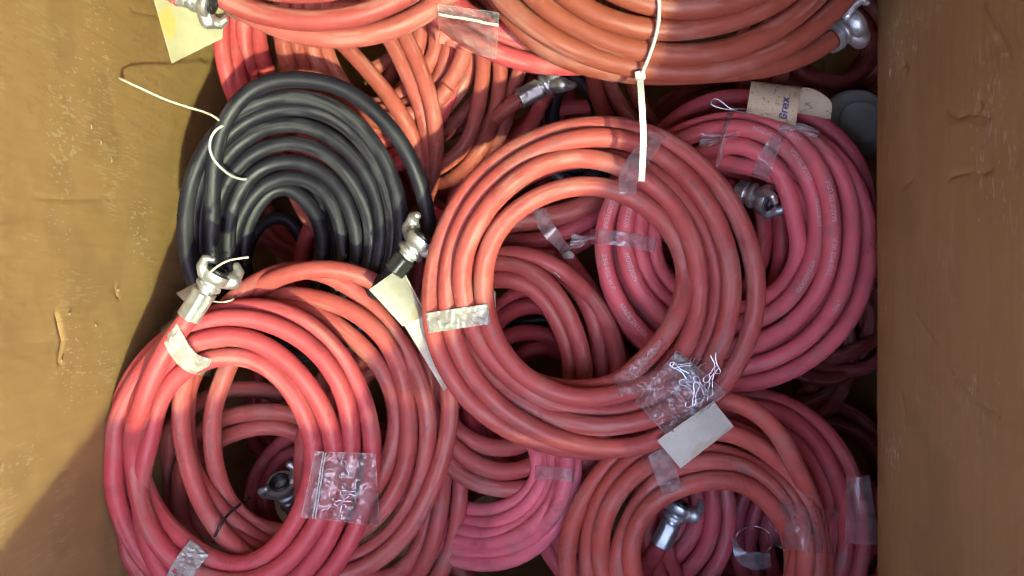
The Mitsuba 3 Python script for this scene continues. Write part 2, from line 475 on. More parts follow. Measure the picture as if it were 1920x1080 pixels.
# black coil
BK = hose('hose_coil', 'black rubber hose coil leaning against the left wall', [
    ring(520, 500, 58, 92, 1.60), ring(560, 470, 100, 130, 1.56), ring(552, 440, 185, 215, 1.44), ring(548, 428, 197, 234, 1.36), ring(545, 437, 181, 214, 1.385), ring(545, 446, 158, 194, 1.41), ring(547, 455, 133, 170, 1.435), ring(543, 466, 111, 148, 1.455), ring(536, 476, 88, 133, 1.46), ring(531, 480, 72, 128, 1.41), ring(541, 470, 101, 139, 1.375), ring(547, 460, 121, 158, 1.35), ring(546, 450, 146, 183, 1.33), ring(543, 440, 170, 206, 1.31), ring(547, 430, 192, 224, 1.295), ring(548, 425, 201, 245, 1.29)],
    BLACK, r=.0126, start=250, cw=True, seed=6, mat='ribbed_rubber', wob=2.0, var=.25,
    post=[(500, 655, 1.34), (420, 560, 1.32), (398, 400, 1.30), (408, 270, 1.28), (440, 200, 1.265), (490, 160, 1.255), (560, 149, 1.25), (640, 166, 1.25), (700, 207, 1.25), (748, 262, 1.255), (782, 330, 1.26), (799, 390, 1.27), (806, 440, 1.29), (812, 500, 1.33)])
BK2 = hose('hose', 'black hose end with a claw coupling and a paper tag between the coils', [
    [(620, 680, 1.36), (650, 610, 1.33), (690, 560, 1.27), (722, 524, 1.235), (742, 502, 1.225)]], BLACK, r=.0126, seed=7, mat='ribbed_rubber', var=.25)
# lower left pair
F_ = hose('hose_coil', 'rose red hose coil at the lower left, nearest its claw coupling', [
    ring(455, 862, 240, 290, 1.215), ring(438, 862, 221, 268, 1.20), ring(435, 860, 148, 198, 1.195), ring(434, 861, 184, 234, 1.19)],
    ROSE, start=150, cw=True, seed=8, wob=5.0, mat='ribbed_rubber',
    post=[(262, 775, 1.185), (285, 710, 1.175), (315, 650, 1.165), (345, 607, 1.155), (357, 590, 1.15)])
G_ = hose('hose_coil', 'brick red hose coil behind the rose red one, tied with a thin black tie', [
    ring(566, 800, 170, 203, 1.265), ring(560, 796, 206, 240, 1.26), ring(575, 793, 229, 266, 1.255), ring(592, 792, 246, 294, 1.25)],
    BRICK, start=150, cw=False, seed=9, wob=6.0)
H_ = hose('hose_coil', 'brick red hose coil half hidden under the two coils at the lower left', [
    ring(715, 890, 95, 200, 1.34), ring(715, 890, 120, 230, 1.335), ring(715, 890, 146, 262, 1.33)], BRICK, start=90, seed=10)
I_ = hose('hose_coil', 'salmon hose coil deep inside the ring of the lower left coils', [
    ring(495, 902, 132, 103, 1.38, 0, -.04), ring(490, 905, 152, 139, 1.37, 0, -.04), ring(470, 900, 170, 176, 1.42, 0, -.02, 12)], SALMON, start=-90, seed=11)
# lower right
E_ = hose('hose_coil', 'brick red hose coil at the lower right below the big middle coil', [
    ring(1335, 1045, 146, 149, 1.195), ring(1329, 1048, 172, 177, 1.205), ring(1322, 1050, 199, 204, 1.21), ring(1318, 1053, 218, 240, 1.215), ring(1307, 1060, 238, 268, 1.225)],
    (0.372, 0.071, 0.054), start=40, cw=False, seed=12, post=[(1490, 870, 1.205), (1420, 775, 1.20), (1352, 750, 1.205), (1290, 752, 1.225)])
J_ = hose('hose_coil', 'dark pink hose coil behind the lower right coil beside the crate wall', [
    ring(1400, 985, 160, 190, 1.35), ring(1402, 985, 185, 222, 1.34), ring(1408, 985, 212, 240, 1.35)], (0.384, 0.054, 0.057), start=180, seed=13)
K_ = hose('hose_coil', 'pink hose coil seen through the ring of the lower right coil', [
    ring(1190, 950, 88, 95, 1.395), ring(1190, 950, 120, 125, 1.385), ring(1190, 950, 153, 156, 1.38), ring(1190, 955, 180, 188, 1.39)], (0.444, 0.065, 0.081), start=120, seed=14)
L_ = hose('hose_coil', 'bright pink hose coil at the bottom middle, taped where it goes under', [
    ring(905, 870, 104, 88, 1.36, -.09, .045), ring(905, 870, 119, 112, 1.352, -.09, .045), ring(905, 870, 133, 132, 1.345, -.09, .045), ring(905, 870, 147, 150, 1.34, -.09, .045), ring(905, 870, 160, 168, 1.338, -.09, .045), ring(905, 870, 173, 187, 1.342, -.09, .045)],
    HOT, r=.0125, start=150, seed=15, wob=1.2)
N_ = hose('hose_coil', 'brick red hose coil showing through the ring of the big middle coil', [
    ring(940, 684, 124, 162, 1.29, 0, -.03), ring(945, 691, 151, 192, 1.285, 0, -.03), ring(962, 700, 170, 214, 1.30, 0, -.03), ring(966, 700, 195, 216, 1.295, 0, -.03)], BRICK, start=180, seed=16)
M_ = hose('hose_coil', 'dull red hose coil lowest under the big middle coil', [
    ring(1010, 740, 80, 85, 1.43), ring(1000, 740, 95, 118, 1.42), ring(1000, 740, 110, 162, 1.41), ring(1000, 745, 120, 200, 1.41)], ROSE, start=270, seed=17)
O_ = hose('hose_coil', 'pink hose pair crossing inside the upper part of the middle ring', [
    [(800, 395, 1.44), (900, 440, 1.42), (970, 452, 1.405), (1030, 445, 1.40), (1090, 420, 1.40), (1150, 380, 1.41), (1200, 300, 1.45), (1180, 230, 1.5), (1080, 200, 1.54),
     (900, 300, 1.53), (850, 400, 1.5), (900, 465, 1.47), (990, 480, 1.43), (1060, 470, 1.42), (1130, 430, 1.43), (1200, 400, 1.46)]], PINK, seed=18)
O2 = hose('hose', 'orange lit hose inside the top of the middle ring, under a clear strip', [
    [(830, 470, 1.42), (900, 430, 1.385), (960, 416, 1.365), (1020, 408, 1.36), (1080, 392, 1.36), (1140, 360, 1.37), (1190, 310, 1.40), (1260, 260, 1.44)]], SALMON, r=.0185, seed=19)
O3 = hose('hose', 'dull red hose sloping down between the middle coil and the pink coil', [
    [(1010, 400, 1.44), (1050, 460, 1.40), (1090, 520, 1.37), (1115, 552, 1.36), (1150, 590, 1.36), (1200, 640, 1.38)]], ROSE, r=.0135, seed=20)
# behind: upper left
U_ = hose('hose_coil', 'salmon hose coil along the left wall above the black hose', [
    ring(640, 60, 155, 190, 1.41), ring(640, 60, 182, 215, 1.40), ring(640, 60, 203, 240, 1.395), ring(640, 60, 228, 270, 1.39)], ROSE, start=-20, seed=21)
V_ = hose('hose_coil', 'short lit lengths of salmon hose just under the top left coil', [
    ring(700, 40, 92, 150, 1.40), ring(700, 40, 121, 165, 1.395), ring(700, 40, 150, 180, 1.39), ring(700, 40, 178, 200, 1.385)], SALMON, start=-20, seed=22)
P_ = hose('hose_coil', 'salmon hose strands running down beside the black coil to its right', [
    [(600, 420, 1.52), (545, 300, 1.52), (535, 150, 1.50), (560, 40, 1.44), (610, 55, 1.40), (655, 95, 1.375), (713, 160, 1.365), (763, 235, 1.365), (790, 305, 1.38), (800, 370, 1.42), (760, 450, 1.5),
     (660, 470, 1.54), (560, 380, 1.54), (545, 200, 1.52), (600, 30, 1.44), (680, 20, 1.39), (730, 73, 1.365), (765, 143, 1.355), (793, 217, 1.36), (804, 290, 1.375), (800, 360, 1.42), (750, 440, 1.5),
     (640, 460, 1.55), (570, 330, 1.55), (560, 150, 1.52), (620, 0, 1.44), (710, 0, 1.38), (757, 62, 1.355), (792, 140, 1.35), (813, 217, 1.355), (817, 270, 1.365), (812, 325, 1.39), (790, 390, 1.45), (700, 450, 1.53)]], SALMON, seed=23, r=.0136)
Q_ = hose('hose_coil', 'salmon hose strands curving beside the dark gap left of the middle coil', [
    [(720, 210, 1.54), (745, 120, 1.52), (800, 70, 1.46), (850, 70, 1.43), (880, 105, 1.42), (871, 153, 1.42), (849, 186, 1.425), (815, 215, 1.45), (770, 230, 1.51), (735, 180, 1.55),
     (745, 90, 1.53), (800, 20, 1.46), (870, 40, 1.42), (904, 100, 1.405), (903, 158, 1.40), (891, 225, 1.40), (865, 280, 1.405), (823, 314, 1.42), (770, 310, 1.5), (735, 210, 1.56),
     (750, 80, 1.54), (820, 0, 1.46), (900, 30, 1.42), (936, 110, 1.41), (935, 171, 1.405), (924, 225, 1.405), (903, 275, 1.41), (865, 322, 1.43), (800, 340, 1.5), (740, 240, 1.57),
     (770, 60, 1.55), (860, -10, 1.47), (950, 40, 1.43), (976, 120, 1.415), (962, 170, 1.415), (950, 220, 1.42), (925, 275, 1.43), (890, 320, 1.46)]], SALMON, seed=24, r=.0132)
Q2 = hose('hose', 'dull magenta hose bending down under the claw coupling left of the middle coil', [
    [(1050, 120, 1.44), (1030, 165, 1.43), (1010, 205, 1.43), (982, 254, 1.435), (945, 292, 1.44), (900, 320, 1.445), (862, 333, 1.45), (822, 342, 1.47), (770, 350, 1.5)]], PINK, seed=25, r=.0135)
Q3 = hose('hose', 'hose end with a claw coupling just below the zip bag', [
    [(890, 270, 1.46), (925, 225, 1.41), (950, 203, 1.385), (978, 183, 1.365)]], SALMON, seed=26, r=.0136)
Q4 = hose('hose_coil', 'short hose lengths glimpsed in the dark under the zip bag', [
    [(700, 130, 1.54), (780, 90, 1.5), (834, 84, 1.47), (885, 70, 1.46), (930, 30, 1.48), (900, -20, 1.53), (760, 20, 1.56), (740, 110, 1.56), (790, 130, 1.5), (839, 125, 1.475), (890, 112, 1.47), (940, 90, 1.5), (990, 40, 1.55)],
    [(960, 180, 1.58), (860, 240, 1.57), (836, 252, 1.52), (852, 232, 1.49), (880, 200, 1.5), (905, 170, 1.54)]], SALMON, seed=27, r=.0136)
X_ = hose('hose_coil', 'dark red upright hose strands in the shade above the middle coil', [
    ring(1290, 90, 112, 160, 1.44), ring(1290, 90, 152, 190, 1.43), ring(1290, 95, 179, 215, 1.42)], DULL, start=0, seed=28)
W_ = hose('hose_coil', 'dark pink strands deep at the right inside the lower right ring', [
    ring(1520, 1010, 85, 110, 1.53), ring(1520, 1010, 113, 140, 1.52), ring(1520, 1015, 142, 165, 1.51)], PINK, start=0, seed=29)
D2 = hose('hose_coil', 'dull red hose strands inside the ring of the pink lettered coil', [
    ring(1330, 445, 100, 135, 1.40, -.03), ring(1335, 450, 134, 165, 1.395, -.03)], ROSE, start=180, seed=30)
DK = hose('hose_coil', 'deep pink hose coil lying behind the lettered coil by the wall', [
    ring(1400, 400, 200, 190, 1.37), ring(1405, 410, 228, 225, 1.365)], PINK, start=180, seed=31, r=.0138)
ZB = hose('hose_coil', 'black hose deep in the gap above the middle coil', [
    ring(1075, 230, 45, 80, 1.47), ring(1075, 230, 75, 110, 1.46)], BLACK, start=0, seed=32, r=.013, mat='ribbed_rubber')
ZC = hose('hose', 'black hose strand between the dull red strands inside the middle ring', [
    [(900, 650, 1.52), (940, 622, 1.47), (990, 604, 1.455), (1040, 600, 1.46), (1080, 620, 1.5)]], BLACK, seed=33, r=.011, mat='ribbed_rubber')
ZD = hose('hose_coil', 'dark red hose coil at the very bottom inside the black coil', [
    ring(690, 500, 95, 120, 1.56), ring(690, 500, 125, 150, 1.55)], ROSE, start=0, seed=34)
ZE = hose('hose_coil', 'deep pink hose coil glimpsed beside the upturned coupling in the lower left ring', [
    ring(560, 930, 60, 80, 1.52), ring(565, 930, 95, 110, 1.54)], PINK, start=0, seed=35)
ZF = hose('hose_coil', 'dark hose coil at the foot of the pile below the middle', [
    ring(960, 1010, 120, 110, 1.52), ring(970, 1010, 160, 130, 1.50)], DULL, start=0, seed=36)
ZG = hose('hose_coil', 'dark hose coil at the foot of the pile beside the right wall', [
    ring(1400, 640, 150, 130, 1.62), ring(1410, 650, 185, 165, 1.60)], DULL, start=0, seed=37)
ZH = hose('hose', 'hose end with an upturned claw coupling in the lower left ring', [
    [(600, 1060, 1.53), (572, 1010, 1.49), (553, 965, 1.455), (548, 938, 1.435)]], PINK, seed=38, r=.0138)
ZI = hose('hose', 'hose end with a claw coupling in the lower right ring', [
    [(1170, 1130, 1.42), (1200, 1085, 1.35), (1224, 1045, 1.31), (1240, 1018, 1.295)]], ROSE, seed=39, r=.0138)


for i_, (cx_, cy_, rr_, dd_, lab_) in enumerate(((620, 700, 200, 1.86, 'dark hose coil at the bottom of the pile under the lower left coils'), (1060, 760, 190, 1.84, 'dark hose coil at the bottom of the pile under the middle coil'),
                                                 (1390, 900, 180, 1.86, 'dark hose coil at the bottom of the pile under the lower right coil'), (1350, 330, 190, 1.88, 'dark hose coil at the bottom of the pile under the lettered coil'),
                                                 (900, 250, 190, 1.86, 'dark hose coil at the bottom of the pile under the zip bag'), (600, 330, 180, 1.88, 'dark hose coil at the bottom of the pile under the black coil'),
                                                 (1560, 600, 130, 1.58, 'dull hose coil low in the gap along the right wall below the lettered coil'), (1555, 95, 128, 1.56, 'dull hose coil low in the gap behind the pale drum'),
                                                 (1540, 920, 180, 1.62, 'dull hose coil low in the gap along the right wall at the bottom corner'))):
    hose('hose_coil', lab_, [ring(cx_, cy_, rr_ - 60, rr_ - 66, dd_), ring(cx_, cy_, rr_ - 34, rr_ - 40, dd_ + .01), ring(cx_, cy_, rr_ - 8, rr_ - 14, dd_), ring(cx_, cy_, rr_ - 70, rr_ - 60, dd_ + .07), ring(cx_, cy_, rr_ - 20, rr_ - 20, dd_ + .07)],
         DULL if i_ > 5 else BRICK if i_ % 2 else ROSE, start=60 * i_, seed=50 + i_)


def relax(iters=26):
    off = np.cumsum([0] + [len(h.q) for h in HOSES])
    q = np.vstack([h.q for h in HOSES])
    who = np.concatenate([np.full(len(h.q), i) for i, h in enumerate(HOSES)])
    idx = np.concatenate([np.arange(len(h.q)) for h in HOSES])
    rad = np.concatenate([np.full(len(h.q), h.r) for h in HOSES])
    d0 = q[:, 2].copy()
    order = d0.copy()
    for it in range(iters):
        W = at(q[:, 0], q[:, 1], q[:, 2])
        pr = cKDTree(W).query_pairs(0.0295, output_type='ndarray')
        a, b = pr[:, 0], pr[:, 1]
        keep = (who[a] != who[b]) | (np.abs(idx[a] - idx[b]) > 14)
        a, b = a[keep], b[keep]
        lat = np.linalg.norm((W[a] - W[b])[:, :2], axis=1)
        need = np.sqrt(np.maximum((rad[a] + rad[b]) ** 2 - lat ** 2, 0))
        dz = q[b, 2] - q[a, 2]
        s = np.where(order[b] - order[a] >= 0, 1.0, -1.0)
        lack = np.maximum(need - s * dz, 0) * s * 0.5
        # each point moves by its largest want in either direction
        up, dn = np.zeros(len(q)), np.zeros(len(q))
        np.minimum.at(up, a, -np.maximum(lack, 0)); np.maximum.at(dn, a, np.maximum(-lack, 0))
        np.maximum.at(dn, b, np.maximum(lack, 0)); np.minimum.at(up, b, -np.maximum(-lack, 0))
        mv = (up * .6 + dn * .9) * .55
        q[:, 2] = np.clip(q[:, 2] + mv, .95, CAM_H - .02)
        for i in range(len(HOSES)):
            sl = slice(off[i], off[i + 1])
            q[sl, 2] = d0[sl] * .02 + .98 * gaussian_filter1d(q[sl, 2], 2.0, mode='nearest')
    for i, h in enumerate(HOSES):
        h.q = q[off[i]:off[i + 1]]


relax()

GREYS = {4, 12, 9}
for h in HOSES:
    W = at(h.q[:, 0], h.q[:, 1], gaussian_filter1d(h.q[:, 2], 2.0, mode='nearest'))
    W[:, 2] = np.maximum(W[:, 2], h.r + .004)
    # the left wall stops what leans on it
    W[:, 0] = np.maximum(W[:, 0], XL + h.r + .006)
    h.P = spline(W, 0.0036)
    h.t, h.n, h.b = frames(h.P)
    h.d = CAM_H - h.P[:, 2]
    h.px = h.P[:, 0] / h.d * FPX + 960
    h.py = 540 - h.P[:, 1] / h.d * FPX
    sides = 24
    thick = h.r * (1 + .05 * (meshkit.noise(np.stack([np.arange(len(h.P)) * .05, np.zeros(len(h.P)), np.full(len(h.P), h.seed * 1.7)], 1), 4) - .5))
    mesh = tube_mesh(h.P, thick, sides)
    k = len(h.P)
    s = np.arange(k) * 0.0036
    uv = np.stack([np.repeat(s, sides), np.tile(np.arange(sides) / sides, k)], 1)
    uv = np.vstack([uv, [s[0], 0], [s[-1], 0]])
    V = np.asarray(mesh.vertices)
    f1 = meshkit.fbm(V * 9 + h.seed, 3, seed=h.seed)[:, None]
    f2 = meshkit.fbm(V * 60 + h.seed, 3, seed=h.seed + 7)[:, None]
    col = h.color * (1 + h.var * 2.2 * (f1 - .5) + h.var * 1.2 * (f2 - .5))
    dust = np.clip((meshkit.fbm(V * 22 + 31 * h.seed, 4, seed=3) - .56) * 6, 0, 1)[:, None]
    dcol = np.array([.27, .125, .105]) if h.mat == 'rubber' or h.color[0] > .2 else np.array([.04, .04, .045])
    grime = np.clip((meshkit.fbm(V * 15 + 17 * h.seed, 4, seed=8) - .54) * 5, 0, 1)[:, None] * np.clip(meshkit.noise(V * 300, 21) * 2 - .3, .3, 1)[:, None]
    col = col * (1 - .32 * grime)
    col = col * (1 - .42 * dust) + dcol * .42 * dust
    # chalky rub marks along the hose
    rub = np.clip((meshkit.noise(np.stack([uv[:, 0] * 22, uv[:, 1] * 26, uv[:, 0] * 0 + h.seed], 1), 11) * meshkit.noise(np.stack([uv[:, 0] * 5, uv[:, 1] * 3, uv[:, 0] * 0 + h.seed], 1), 12) - .40) * 6, 0, 1)[:, None]
    col = col * (1 - .45 * rub) + (dcol * 1.25 + .012) * .45 * rub
    # scraped grey smears of worn print along one line of the hose
    if h.seed in GREYS:
        u = uv[:, 0]
        side = np.exp(-((np.mod(uv[:, 1] - .06 + .10 * np.sin(u * 2.1) + .5, 1) - .5) / .035) ** 2)
        patch = np.clip((meshkit.noise(np.stack([u * 26, u * 0, u * 0 + h.seed], 1), 5) - .50) * 5, 0, 1) * np.clip((meshkit.noise(np.stack([u * 170, uv[:, 1] * 60, u * 0], 1), 9) - .35) * 4, 0, 1)
        m_ = (side * patch)[:, None] * .6
        col = col * (1 - m_) + np.array([.12, .085, .085]) * m_
    h.thing = thing(h.key, h.label, h.cat)
    obj('tube', mesh, h.mat, h.thing, smooth=True, uv=uv, color=np.clip(col, .003, .95))

ALLP = np.vstack([h.P for h in HOSES])
ALLR = np.concatenate([np.full(len(h.P), h.r) for h in HOSES])
ALLD = CAM_H - ALLP[:, 2]
APX, APY = np.concatenate([h.px for h in HOSES]), np.concatenate([h.py for h in HOSES])
TREE2 = cKDTree(np.stack([APX, APY], 1))


def top_depth(px, py, default=1.6):
    """Depth of the uppermost hose surface at these pixels."""
    px, py = np.asarray(px, float), np.asarray(py, float)
    out = np.full(px.size, default)
    for i, (x, y) in enumerate(zip(px.ravel(), py.ravel())):
        c = TREE2.query_ball_point([x, y], 26)
        if c:
            c = np.array(c)
            lat = np.hypot(APX[c] - x, APY[c] - y) * ALLD[c] / FPX
            ok = lat < ALLR[c]
            if ok.any():
                out[i] = (ALLD[c][ok] - np.sqrt(ALLR[c][ok] ** 2 - lat[ok] ** 2)).min()
    return out.reshape(px.shape)


def taut(x, d, stiff=1.0):
    """The stretched sheet over heights -d: the lower hull of d along x."""
    h = []
    for p in zip(x, d):
        while len(h) >= 2 and (h[-1][0] - h[-2][0]) * (p[1] - h[-2][1]) - (h[-1][1] - h[-2][1]) * (p[0] - h[-2][0]) <= 0:
            h.pop()
        h.append(p)
    hx, hd = np.array(h).T
    return np.interp(x, hx, hd)


def crease(q, seed):
    """Sharp folds of crumpled film."""
    return (1 - np.abs(2 * meshkit.noise(q, seed + 40) - 1)) ** 3 + .6 * (1 - np.abs(2 * meshkit.noise(q * 2.1 + 5, seed + 60) - 1)) ** 4


def drape(path, width, nu=40, nv=10, lift=.0012, ends=0.0, wrinkle=.0006, seed=0, wmode=None, sag=0.0):
    """A strip laid over the hoses: path of (px, py) along it, width in px (or one per path point). Returns the grid of points."""
    path = np.asarray(path, float)
    s = np.r_[0, np.cumsum(np.linalg.norm(np.diff(path, axis=0), axis=1))]
    u = np.linspace(0, s[-1], nu)
    P = CubicSpline(s, path, bc_type='natural')(u) if len(path) > 2 else np.stack([np.interp(u, s, path[:, 0]), np.interp(u, s, path[:, 1])], 1)
    w = np.interp(u, s, np.broadcast_to(np.asarray(width, float), (len(path),)))
    t = unit(np.gradient(P, axis=0))
    nn = np.stack([-t[:, 1], t[:, 0]], 1)
    v = np.linspace(-.5, .5, nv)
    XY = P[:, None] + nn[:, None] * (v[None, :] * w[:, None])[..., None]
    D = top_depth(XY[..., 0], XY[..., 1])
    for j in range(nv):
        D[:, j] = taut(u, D[:, j])
    D = gaussian_filter1d(D, 1.0, axis=0, mode='nearest')
    D = gaussian_filter1d(D, 1.5, axis=1, mode='nearest') - lift
    q = np.stack([XY[..., 0] / 14, XY[..., 1] / 14, np.full(D.shape, seed * 3.1)], -1)
    D = D - wrinkle * 2 * (meshkit.fbm(q, 3, seed) - .3) - wrinkle * 1.6 * crease(q * 1.3, seed)
    if ends:
        e = np.minimum(np.arange(nu), np.arange(nu)[::-1])
        D = D + (ends * np.clip(1 - e / 4.0, 0, 1) ** 1.5)[:, None]
    return at(XY[..., 0], XY[..., 1], D)


def fit_quad(c, nu=24, nv=24, lift=.003, axis=0, wrinkle=.001, seed=0, keep=1.0):
    """A quadrilateral sheet (corner pixels in order) draped stiffly over the hoses."""
    c = np.asarray(c, float)
    u, v = np.meshgrid(np.linspace(0, 1, nu), np.linspace(0, 1, nv), indexing='ij')
    XY = ((1 - u) * (1 - v))[..., None] * c[0] + (u * (1 - v))[..., None] * c[1] + (u * v)[..., None] * c[2] + ((1 - u) * v)[..., None] * c[3]
    D = top_depth(XY[..., 0], XY[..., 1])
    for j in range(nv):
        D[:, j] = taut(u[:, 0], D[:, j])
    for i in range(nu):
        D[i] = taut(v[0], D[i])
    D = gaussian_filter1d(gaussian_filter1d(D, 2, axis=0, mode='nearest'), 2, axis=1, mode='nearest') - lift
    q = np.stack([u * 4, v * 4, u * 0 + seed * 2.7], -1)
    D = D - wrinkle * 2 * (meshkit.fbm(q, 3, seed) - .4) - wrinkle * crease(q * .8, seed)
    return at(XY[..., 0], XY[..., 1], D)


# ------------------------------------------------------------------ lettering on hoses
def letters(h, text, px, py, height=.0075, flip=False, lean=0.0, mat='ink_white', back=False):
    """Lettering wrapped on the hose, centred at the point of the hose nearest to this pixel."""
    i0 = int(np.argmin(np.hypot(h.px - px, h.py - py) + 4000 * (h.d - h.d.min()) * 0.02))
    m = meshkit.text_mesh(text, height, 0.0002, bold=True)
    v = np.asarray(m.vertices).copy()
    m.vertices = v
    m = m.subdivide_to_size(0.0028)
    v = np.asarray(m.vertices).copy()
    x = v[:, 0] - (v[:, 0].min() + v[:, 0].max()) / 2
    y = v[:, 1] - height / 2
    if flip:
        x, y = -x, -y
    s = np.clip(i0 + x / 0.0036, 0, len(h.P) - 2)
    k = s.astype(int)
    w = (s - k)[:, None]
    lerp = lambda A: A[k] * (1 - w) + A[k + 1] * w
    P, n, b = lerp(h.P), unit(lerp(h.n)), unit(lerp(h.b))
    a = (-y / h.r + lean)[:, None]
    rr = (h.r + 0.0001 + v[:, 2:3])
    m.vertices = P + rr * (np.cos(a) * n + np.sin(a) * b)
    obj('lettering', m, mat, h.thing, smooth=False)


# ------------------------------------------------------------------ claw couplings
def coupling(parent, px, py, d, dirpx, dd=0.0, roll=0.0, size=1.0, ferrule='zinc', flen=.040, fr=.0172, side=None):
    """Claw coupling whose hose end is at this pixel and depth and which points along dirpx (pixels) and dd (depth per unit)."""
    o = at(px, py, d)
    z = unit(np.array([dirpx[0], -dirpx[1], 0.0]) / np.hypot(*dirpx) + np.array([0, 0, -dd]))
    x = unit(np.cross(z, [0, 0, 1.0])) if abs(z[2]) < .95 else np.array([1.0, 0, 0])
    y = np.cross(z, x)
    x = x * math.cos(roll) + y * math.sin(roll)
    S = size
    n = 40
    # ribbed ferrule
    prof = [(0.0120, 0), (fr, 0), (fr + .0004, .002), (fr, .004), (fr, flen - .004), (fr + .0006, flen - .002), (fr - .001, flen), (.012, flen)]
    f = lathe(prof, 48)
    v = np.asarray(f.vertices).copy()
    ang = np.arctan2(v[:, 1], v[:, 0])
    rr = np.hypot(v[:, 0], v[:, 1])
    k = np.where(rr > fr - .0005, 1 + .045 * np.sign(np.sin(ang * 6)) * np.abs(np.sin(ang * 6)) ** .4, 1)
    v[:, 0] *= k
    v[:, 1] *= k
    f.vertices = v
    # body
    z0 = flen
    body = lathe([(0.0, z0 - .002), (.0128, z0 - .002), (.0128, z0 + .004), (.0185, z0 + .006), (.0195, z0 + .009), (.0185, z0 + .012), (.0150, z0 + .014), (.0150, z0 + .017),
                  (.0190, z0 + .020), (.0225, z0 + .025), (.0230, z0 + .031), (.0222, z0 + .035), (.0150, z0 + .035), (.0120, z0 + .030), (0.0, z0 + .028)], 44)
    # lugs: two claws on opposite sides
    lug = hull((.014, 0, z0 + .025, .0120), (.026, 0, z0 + .031, .0130)) + hull((.027, .002, z0 + .034, .0105), (.029, .008, z0 + .045, .0078)) + hull((.029, .008, z0 + .045, .0076), (.0225, .013, z0 + .051, .0058))
    hook = hull((-.017, -.004, z0 + .024, .0085), (-.025, -.006, z0 + .034, .0075)) + hull((-.025, -.006, z0 + .034, .0075), (-.027, -.010, z0 + .047, .006)) + hull((-.027, -.010, z0 + .047, .006), (-.019, -.013, z0 + .052, .0045))
    gas = lathe([(.0095, z0 + .029), (.0152, z0 + .029), (.0158, z0 + .0385), (.0135, z0 + .0400), (.0100, z0 + .0385), (.0095, z0 + .029)], 36)

    def put(mm):
        mm = mm.copy() if isinstance(mm, trimesh.Trimesh) else tm(mm)
        mm.apply_scale(S)
        return pose(mm, o, z, x)
    c = obj('coupling', put(body), 'zinc', parent, smooth=40)
    obj('ferrule', put(f), ferrule, c, smooth=30)
    obj('lug', put(lug), 'zinc', c, smooth=50)
    obj('lug', put(hook), 'zinc', c, smooth=50)
    obj('gasket', put(gas), 'black_rubber', c, smooth=40)
    return c


coupling(F_.thing, 354, 594, 1.150, (54, -78), dd=-.12, roll=.55, size=.96, flen=.048, fr=.0178)
coupling(BK2.thing, 738, 507, 1.226, (46, -50), dd=-.12, roll=2.6, size=1.12, ferrule='black_rubber', flen=.026, fr=.0160)
coupling(Q3.thing, 974, 186, 1.366, (60, -33), dd=.05, roll=-.9, size=1.0, flen=.040, fr=.0165)
coupling(T2.thing, 1555, 76, 1.13, (34, -24), dd=.05, roll=.4, size=1.0, flen=.012, fr=.0200)
coupling(ZH.thing, 548, 945, 1.437, (-5, -30), dd=-.95, roll=.3, size=1.15, flen=.024, fr=.0165)
coupling(ZI.thing, 1238, 1022, 1.297, (22, -46), dd=-.10, roll=-.5, size=.95, flen=.044, fr=.0165)
D_END = hose  # (names kept short below)
c_ = thing('hose', 'hose end with an open claw coupling inside the ring of the lettered coil', 'hose')
pp = spline(at(np.array([1300, 1340, 1372, 1388]), np.array([330, 342, 352, 360]), np.array([1.42, 1.38, 1.35, 1.335])), .0036)
mm_ = tube_mesh(pp, .0135, 20)
obj('tube', mm_, 'rubber', c_, smooth=True, uv=np.zeros((len(mm_.vertices), 2)), color=np.tile(np.array(PINK), (len(mm_.vertices), 1)))
coupling(c_, 1384, 358, 1.335, (30, 14), dd=-.7, roll=1.2, size=1.1, flen=.016, fr=.0165)
c_ = thing('hose', 'hose end with two joined claw couplings over the yellowed tag at the top left', 'hose')
pp = spline(at(np.array([250, 290, 322, 340]), np.array([-60, -40, -18, -6]), np.array([1.04, 1.03, 1.02, 1.02])), .0036)
mm_ = tube_mesh(pp, .0138, 20)
obj('tube', mm_, 'rubber', c_, smooth=True, uv=np.zeros((len(mm_.vertices), 2)), color=np.tile(np.array(PINK), (len(mm_.vertices), 1)))
coupling(c_, 330, -12, 1.02, (50, 14), dd=0.0, roll=.5, size=.85, ferrule='zinc', flen=.020, fr=.0165)
coupling(c_, 524, 54, 1.125, (-62, -40), dd=-.50, roll=2.2, size=.85, ferrule='black_rubber', flen=.036, fr=.0150)

# ------------------------------------------------------------------ tapes and ties (parts of their coils)
def tape(h, path, width, mat='tape_film', nu=60, nv=20, seed=0, ends=.012, label=None, lift=.0012, wrinkle=.0007):
    G = drape(path, width, nu, nv, lift, ends, wrinkle, seed)
    m, uv = sheet_mesh(G, two=False)
    return obj('tape_band', m, mat, h.thing, smooth=True, label=label)


tape(C_, [(795, 607), (860, 597), (922, 588)], 38, 'milky_tape', seed=1, wrinkle=.0016)
tape(C_, [(1238, 240), (1205, 290), (1180, 330), (1178, 372)], [34, 38, 36, 32], seed=2)
tape(C_, [(1150, 728), (1190, 710), (1228, 684), (1262, 646)], [40, 52, 60, 50], 'film', seed=3, wrinkle=.002)
tape(D_, [(1480, 232), (1452, 268), (1435, 305), (1420, 340)], [14, 26, 34, 32], seed=4)
tape(D_, [(1372, 205), (1358, 250), (1349, 300), (1345, 318)], [12, 10, 10, 8], seed=5)
tape(D_, [(1108, 444), (1170, 448), (1235, 462)], [28, 28, 26], seed=6)
tape(F_, [(312, 598), (328, 640), (360, 680), (398, 690)], [30, 40, 38, 32], 'milky_tape', seed=7, wrinkle=.0016)
tape(F_, [(378, 1022), (352, 1055), (330, 1095)], [44, 46, 46], 'milky_tape', seed=8, wrinkle=.002)
tape(E_, [(1228, 842), (1246, 880), (1262, 926)], [34, 42, 38], seed=9)
